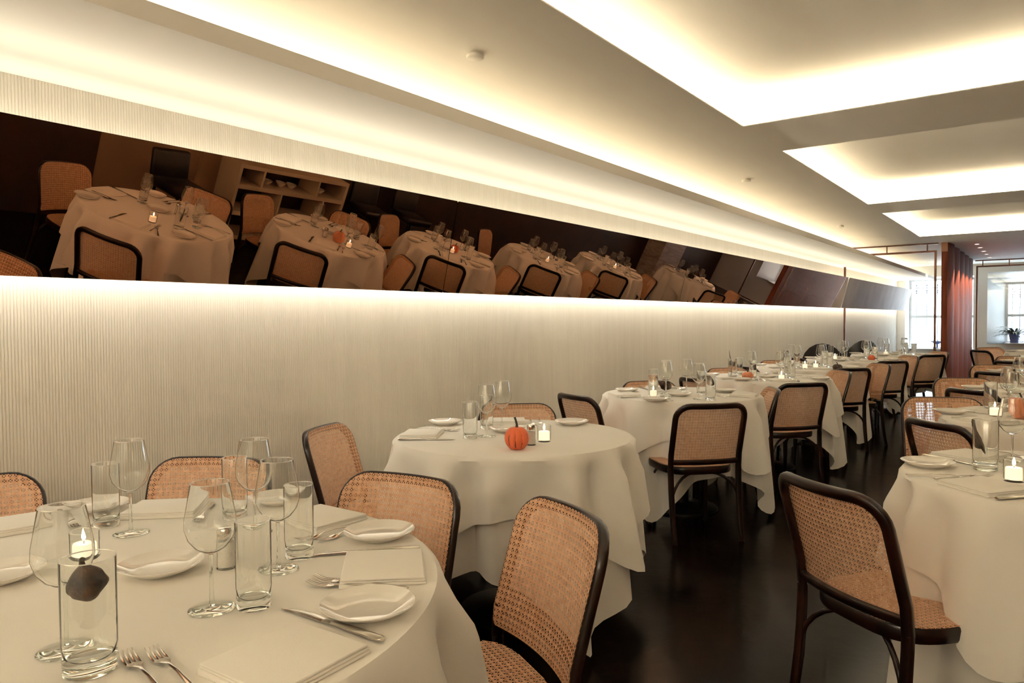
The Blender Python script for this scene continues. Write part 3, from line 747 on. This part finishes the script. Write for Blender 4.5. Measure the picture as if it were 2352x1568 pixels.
# third table
setting(T3, -131, 'near wall', 'nk')
setting(T3, -58, 'near aisle', 'fF')
setting(T3, 12, 'far aisle', 'nfk')
setting(T3, 135, 'far wall', 'nfFk')
for x, y, l in ((-2.348, 4.55, 'at the wall rim'), (-1.925, 4.105, 'at the near rim'), (-1.929, 4.472, 'in the middle'), (-1.764, 4.86, 'at the far rim')):
    put('plate', x, y, 0, 'white bread plate %s, third wall table' % l)
for x, y, l in ((-1.99, 4.40, 'behind the candle'), (-2.06, 4.56, 'beside the dark gourd'), (-2.002, 4.768, 'before the far chair'), (-1.753, 4.366, 'beside the aisle tumbler')):
    put('wine', x, y, 0, 'stemmed wine glass %s, third wall table' % l)
for x, y, l in ((-1.984, 4.20, 'in front of the candle'), (-1.664, 4.335, 'beside the caned chair back'), (-1.84, 4.63, 'behind the aisle wine glass'), (-2.20, 4.66, 'by the wall')):
    put('tumb', x, y, 0, 'clear tumbler %s, third wall table' % l)
put('cand', -2.03, 4.30, 0, 'lit votive candle behind a tumbler, third wall table')
gourd((-2.10, 4.74, CZ+.022), 'black green gourd lying on third wall table', GOURD, .10, .04, (R(25), R(-62), 0))

SEATS = [(-131, 'near wall'), (-58, 'near aisle'), (30, 'far aisle'), (130, 'far wall')]
def full(T, extra, seats=SEATS):
    for a, s in seats: setting(T, a, s)
    put('plate', T[0]+.03, T[1]-.06, 0, 'white bread plate in the middle of %s' % T[3])
full(T4, 0); full(T5, 0); full(T6, 0); full(T7, 0)
put('cand', -1.72, 6.02, 0, 'lit votive candle on fourth table of wall row')
put('vase', -2.12, 6.02, 0, 'clear cylinder vase with a dark twig, fourth wall table')
tw = tag(obj('twig', tube([(-2.135, 6.02, CZ+.021), (-2.125, 6.03, CZ+.1), (-2.142, 6.02, CZ+.18), (-2.150, 6.02, CZ+.235)], [.0018, .003, .0035, .001], 6), STEMM), 'dark curved twig standing in the vase, fourth wall table', 'twig')
pumpkin((-1.98, 5.98, CZ), 'pale orange squat pumpkin with black stem, fourth wall table', ORANGEP, .047, .72, .035)
put('cand', -1.93, 7.55, 0, 'lit votive candle in the middle of fifth wall table')
put('cand', -1.86, 7.68, 0, 'second lit votive candle of fifth wall table, behind the first')
pumpkin((-1.60, 7.42, CZ), 'small dark brown pumpkin on fifth table of wall row', GOURD, .045, .72, .02)
put('cand', -2.03, 9.28, 0, 'lit votive candle on sixth table of wall row')
gourd((-1.66, 9.22, CZ+.036), 'orange pear shaped gourd with dark end lying on sixth wall table', ORANGE, .12, .04, (R(90), 0, R(50)))
put('cand', -1.72, 10.75, 0, 'lit votive candle on seventh table of wall row')
put('salt', -1.55, 10.80, 0, 'salt shaker on seventh table of wall row')

# ---- aisle row
setting(R1, 228, 'near corner', 'nkf')
setting(R1, 146, 'far corner', 'nkfF')
setting(R1, 60, 'far wall', 'nkfFpwt')
setting(R1, -30, 'near wall', 'nkfFpwt')
for x, y, l in ((-.318, 2.80, 'at the aisle rim'), (.20, 2.87, 'in the middle')): put('plate', x, y, 0, 'white bread plate %s, first aisle table' % l)
put('fork', -.262, 2.64, R(-68), 'steel fork lying beside the votive candle, first aisle table')
put('vase', -.157, 2.845, 0, 'clear cylinder vase with a dark leaf, first aisle table')
gourd((-.157, 2.845, CZ+.05), 'long dark pod leaning in the vase, first aisle table', GOURD, .10, .008, (R(4), R(-20), 0))
put('cand', -.075, 2.693, 0, 'lit votive candle standing alone, first aisle table')
put('wine', -.090, 3.03, 0, 'stemmed wine glass before the pumpkin, first aisle table')
put('tumb', .02, 3.08, 0, 'clear tumbler behind the vase, first aisle table')
put('salt', .17, 3.0, 0, 'salt shaker by the middle plate, first aisle table')
setting(R2, 225, 'near corner', 'nkfF')
setting(R2, 150, 'far corner', 'nfFkw')
setting(R2, 60, 'far wall', 'nkfFpwt')
setting(R2, -35, 'near wall', 'nkfFpwt')
for x, y, l in ((-.40, 4.40, 'at the aisle rim'), (.14, 4.45, 'in the middle')): put('plate', x, y, 0, 'white bread plate %s, second aisle table' % l)
put('cand', -.205, 4.40, 0, 'lit votive candle by the pumpkin, second aisle table')
pumpkin((-.095, 4.36, CZ), 'salmon orange pumpkin, second aisle table', ORANGEP, .055, 1.0, .03)
put('tumb', -.235, 4.62, 0, 'clear tumbler behind the candle, second aisle table')
put('wine', -.16, 4.75, 0, 'stemmed wine glass behind the pumpkin, second aisle table')
put('salt', .02, 4.30, 0, 'salt shaker beside the salmon pumpkin')
SEATR = [(225, 'near corner'), (145, 'far corner'), (55, 'far wall'), (-35, 'near wall')]
for T in (R3, R4, R5, R6): full(T, 0, SEATR)
for T, w_ in ((R3, 'third'), (R4, 'fourth'), (R5, 'fifth'), (R6, 'last')):
    put('cand', T[0]-.12, T[1]-.10, 0, 'lit votive candle on %s table of aisle row' % w_)
pumpkin((-.02, 6.02, CZ), 'red orange pumpkin on third table of aisle row', ORANGE, .05, .85, .03)
pumpkin((-.06, 12.45, CZ), 'dark pumpkin on last table of aisle row', GOURD, .06, .8, .03)

# ---- chairs: the wall row
CB = 'caned bentwood chair '
for bx, by, fa, l in (
    (-2.68, .78, -12, CB+'cut by the frame, at near wall seat of first wall table'),
    (-2.33, 1.44, -60, CB+'at far wall seat of first wall table, facing the glasses'),
    (-1.57, 1.61, -82, CB+'between first and second wall tables, facing the first'),
    (-.935, 1.56, -119, CB+'on the aisle by the first wall table, cane lit orange'),
    (-2.62, 2.09, 24, CB+'by the ribbed wall, turned to second wall table'),
    (-2.40, 3.30, -44, CB+'behind wine glasses at far wall seat of second table'),
    (-2.39, 3.86, 66, CB+'seen from behind by the wall, facing third table'),
    (-2.44, 5.05, -45, CB+'at far wall seat of third wall table'),
    (-1.46, 3.88, 136, CB+'with back to the aisle at near side of third table'),
    (-1.44, 4.97, -152, CB+'facing third wall table from its far aisle side'),
    (-2.26, 5.45, 60, CB+'near the wall, behind the black green gourd'),
    (-2.45, 6.75, -45, CB+'at far wall seat of fourth wall table'),
    (-1.38, 5.47, 140, CB+'with back to the aisle at near side of fourth table'),
    (-1.43, 6.93, -142, CB+'facing fourth wall table from its far aisle side'),
    (-2.42, 7.05, 62, CB+'near the wall, facing fifth wall table'),
    (-1.42, 7.30, 138, CB+'with back to the aisle at near side of fifth table'),
    (-1.32, 8.15, -140, CB+'facing fifth wall table from its far aisle side'),
    (-2.42, 8.25, -50, CB+'at far wall seat of fifth wall table'),
    (-1.30, 8.72, 138, CB+'with back to the aisle at near side of sixth table'),
    (-1.30, 9.95, -140, CB+'facing sixth wall table from its far aisle side'),
    (-2.42, 8.85, 55, CB+'near the wall, facing sixth wall table'),
    (-1.10, 10.35, 140, CB+'with back to the aisle at near side of seventh table'),
    (-1.13, 11.38, -140, CB+'facing seventh wall table, before the red partition'),
    # aisle row
    (-.535, 2.17, 54, CB+'standing largest on the aisle at first aisle table'),
    (-.43, 3.74, 45, CB+'seen from behind at near corner of second aisle table'),
    (-.50, 4.92, -70, CB+'facing second aisle table from its far corner'),
    (-.42, 5.50, 50, CB+'seen from behind at near corner of third aisle table'),
    (-.53, 6.55, -65, CB+'facing third aisle table from its far corner'),
    (-.38, 7.35, 50, CB+'seen from behind at near corner of fourth aisle table'),
    (-.43, 8.45, -65, CB+'facing fourth aisle table from its far corner'),
    (-.33, 9.20, 50, CB+'seen from behind at near corner of fifth aisle table'),
    (-.33, 10.40, -60, CB+'facing fifth aisle table from its far corner'),
    (-.78, 12.05, 40, CB+'seen from behind at last aisle table, beside the partition'),
    (-.72, 13.2, -55, CB+'facing last aisle table, before the second glass screen'),
    # far side of the aisle row, seen in the mirror
    (1.02, 2.50, 165, CB+'beyond first aisle table, seen in the mirror'),
    (.75, 3.62, -125, CB+'beyond first aisle table beside the black stool, mirrored'),
    (.95, 4.15, 165, CB+'beyond second aisle table, seen in the mirror'),
    (.70, 5.18, -125, CB+'beyond second aisle table near the shelf, mirrored'),
    (.95, 5.85, 165, CB+'beyond third aisle table, seen in the mirror'),
    (.95, 7.60, 165, CB+'beyond fourth aisle table, seen in the mirror'),
):
    chair(bx, by, fa, l)

# two dark rounded lounge chairs by the glass screen
def lounge(x, y, rz, label):
    t = thing('lounge_chair', label, 'chair', (x, y, 0), rz, 'dark rounded lounge chairs')
    a_ = [R(k) for k in range(-80, 81, 16)]
    V, F = [], []
    for rr in (.25, .29):
        for a in a_:
            h = .42 + .52*math.cos(a)**.7
            for z in (.30, .30+(h-.30)*.5, .30+(h-.30)*.85, h): V.append((rr*math.sin(a), -rr*math.cos(a)-.05*(z-.3), z))
    n = len(a_)
    for L in range(2):
        o = L*n*4
        for i in range(n-1):
            for k in range(3):
                q = (o+i*4+k, o+i*4+k+1, o+(i+1)*4+k+1, o+(i+1)*4+k); F.append(q if L == 0 else q[::-1])
    for i in range(n-1): F.append((i*4+3, n*4+i*4+3, n*4+(i+1)*4+3, (i+1)*4+3)); F.append((i*4, (i+1)*4, n*4+(i+1)*4, n*4+i*4))
    for i in (0, n-1): F += [(i*4+k, n*4+i*4+k, n*4+i*4+k+1, i*4+k+1) for k in range(3)]
    obj('backrest', (V, F), BLACK, t)
    obj('seat', rbox(-.22, .22, -.22, .24, .36, .45, .03, 3), BLACK, t)
    for sx in (-.19, .19):
        for sy in (-.17, .2): obj('leg', tube([(sx, sy, .365), (sx*1.05, sy*1.05, 0)], [.016, .011], 8), BLACK, t)
lounge(1.15, 1.72, R(-60), 'black rounded armchair at the near end of the mirror reflection')
lounge(-2.36, 10.15, R(10), 'dark lounge chair with rounded back at wall side of seventh table')
lounge(-2.22, 11.3, R(160), 'dark lounge chair with rounded back before the glass screen')

# ------------------------------------------------------------------ across the room: seen in the mirror
def shelf_unit():
    t = thing('shelf_unit', 'low white open shelf unit holding plates, against the tan wall', 'shelf', (XR-.002, 5.15, 0))
    d = .36; y0, y1 = -.72, .72; e = .035
    for a in (y0, y1-e): obj('side_panel', box(-d, 0, a, a+e, 0, .88), SHELFP, t, False)
    obj('top', box(-d, 0, y0+e, y1-e, .84, .88), SHELFP, t, False)
    for z in (.06, .33, .62): obj('shelf', box(-d, 0, y0+e, y1-e, z, z+.045), SHELFP, t, False)
    obj('back_panel', box(-.012, -.002, y0+e, y1-e, .105, .84), DARKWALL, t, False)  # dark colour stands in for the unlit shelf interior
    for z0, z1, ys_ in ((.665, .84, (-.42, .30)), (.375, .62, (-.15, .42)), (.105, .33, (-.30, .25))):
        for yy in ys_: obj('divider', box(-d, -.012, yy-.012, yy+.012, z0, z1), SHELFP, t, False)
    obj('plinth', box(-d+.02, -.02, y0+e, y1-e, 0, .06), DARKWALL, t, False)
shelf_unit()
st0 = tag(obj('dinner_plate', lathe([(0, .001), (.06, 0), (.10, .014), (.101, .016), (.06, .006), (0, .005)], 28), CHINA), 'white dinner plate, lowest of the stack on the white shelf', 'plate')
st0.location = (XR-.19, 4.84, .3752)
for k in range(1, 7):
    dup(st0, (XR-.19+random.uniform(-.004, .004), 4.84+random.uniform(-.004, .004), .3752+k*.0165), 0, 'white dinner plate, %s of the stack on the white shelf' % ('', 'second', 'third', 'fourth', 'fifth', 'sixth', 'topmost')[k], 'stacked dinner plates')
tag(st0, None, None, 'stacked dinner plates')
b0 = tag(obj('small_bowl', lathe([(0, .002), (.025, 0), (.05, .03), (.062, .05), (.060, .05), (.047, .031), (.024, .004), (0, .005)], 24), CHINA), 'small white bowl on top shelf, first of four', 'bowl', 'small bowls on the white shelf')
b0.location = (XR-.18, 4.90, .6653)
for k, yy in enumerate((5.08, 5.22, 5.62)): dup(b0, (XR-.18, yy, .6653), 0, 'small white bowl on top shelf, %s of four' % ('second', 'third', 'fourth')[k], 'small bowls on the white shelf')
def stool(x, y, rz, label):
    t = thing('bar_stool', label, 'stool', (x, y, 0), rz, 'black upholstered stools')
    obj('seat', rbox(-.20, .20, -.20, .20, .56, .65, .03, 3), BLACK, t)
    V, F = rbox(-.20, .20, -.24, -.18, .62, .90, .025, 3)
    obj('backrest', ([(a, b+.3*a*a-.15*(c-.62), c) for a, b, c in V], F), BLACK, t)
    for sx in (-.16, .16):
        for sy in (-.16, .16): obj('leg', tube([(sx, sy, .57), (sx*1.2, sy*1.2, 0)], [.016, .012], 8), BLACK, t)
    obj('footrest', tube([(-.18, .18, .22), (.18, .18, .22), (.18, -.18, .22), (-.18, -.18, .22)], .008, 8, closed=True), BLACK, t)
stool(1.42, 3.72, R(80), 'black stool with padded back before the tan wall')
stool(1.62, 6.25, R(95), 'black stool with padded back just past the white shelf')
stool(1.60, 6.95, R(95), 'black stool with padded back, second past the white shelf')

# ------------------------------------------------------------------ window sill plants
def potted(loc, label, n, r, h, ped):
    t = thing('potted_plant', label, 'plant', loc)
    if ped:
        obj('pot', lathe([(0, 0), (.09, 0), (.09, .012), (.02, .03), (.018, .09), (.06, .11), (.16, .17), (.15, .17), (.05, .12), (0, .118)], 24), POTM, t); z0 = .13
    else:
        obj('pot', lathe([(0, 0), (.075, 0), (.10, .16), (.105, .19), (.095, .19), (.085, .15), (0, .145)], 24), POTM, t); z0 = .15
    lf = None
    for k in range(n):
        rnd = random.Random(k*13+n); az = rnd.uniform(0, 2*PI); L = rnd.uniform(.7, 1.0)*r; el = rnd.uniform(.1, .9)*h
        V, F = [], []
        if lf is None or k % 6 == 0:
            for i in range(7):
                q = i/6; wv = .022*math.sin(PI*min(1, q*.93+.06)); x = q; z = q*1.5*(1.25-q)
                V += [(x, -wv/.3, z), (x, 0, z-.02), (x, wv/.3, z)]
            for i in range(6): F += [(3*i, 3*i+1, 3*i+4, 3*i+3), (3*i+1, 3*i+2, 3*i+5, 3*i+4)]
            lf = mesh('leaf', V, F, LEAFM)
        o = link('leaf', lf, t); o.location = (.02*math.cos(az), .02*math.sin(az), z0); o.scale = (L, .30*L/.3, el+.02); o.rotation_euler = (0, rnd.uniform(-.3, .2), az)
potted((-.50*K, YF+.13, W2[2]+.025), 'leafy plant in blue pot on the sill of the second window', 70, .40, .26, False)
potted((-1.80*K, YF+.13, W1[2]+.025), 'drooping plant in a blue pedestal bowl on the first window sill', 16, .22, .12, True)
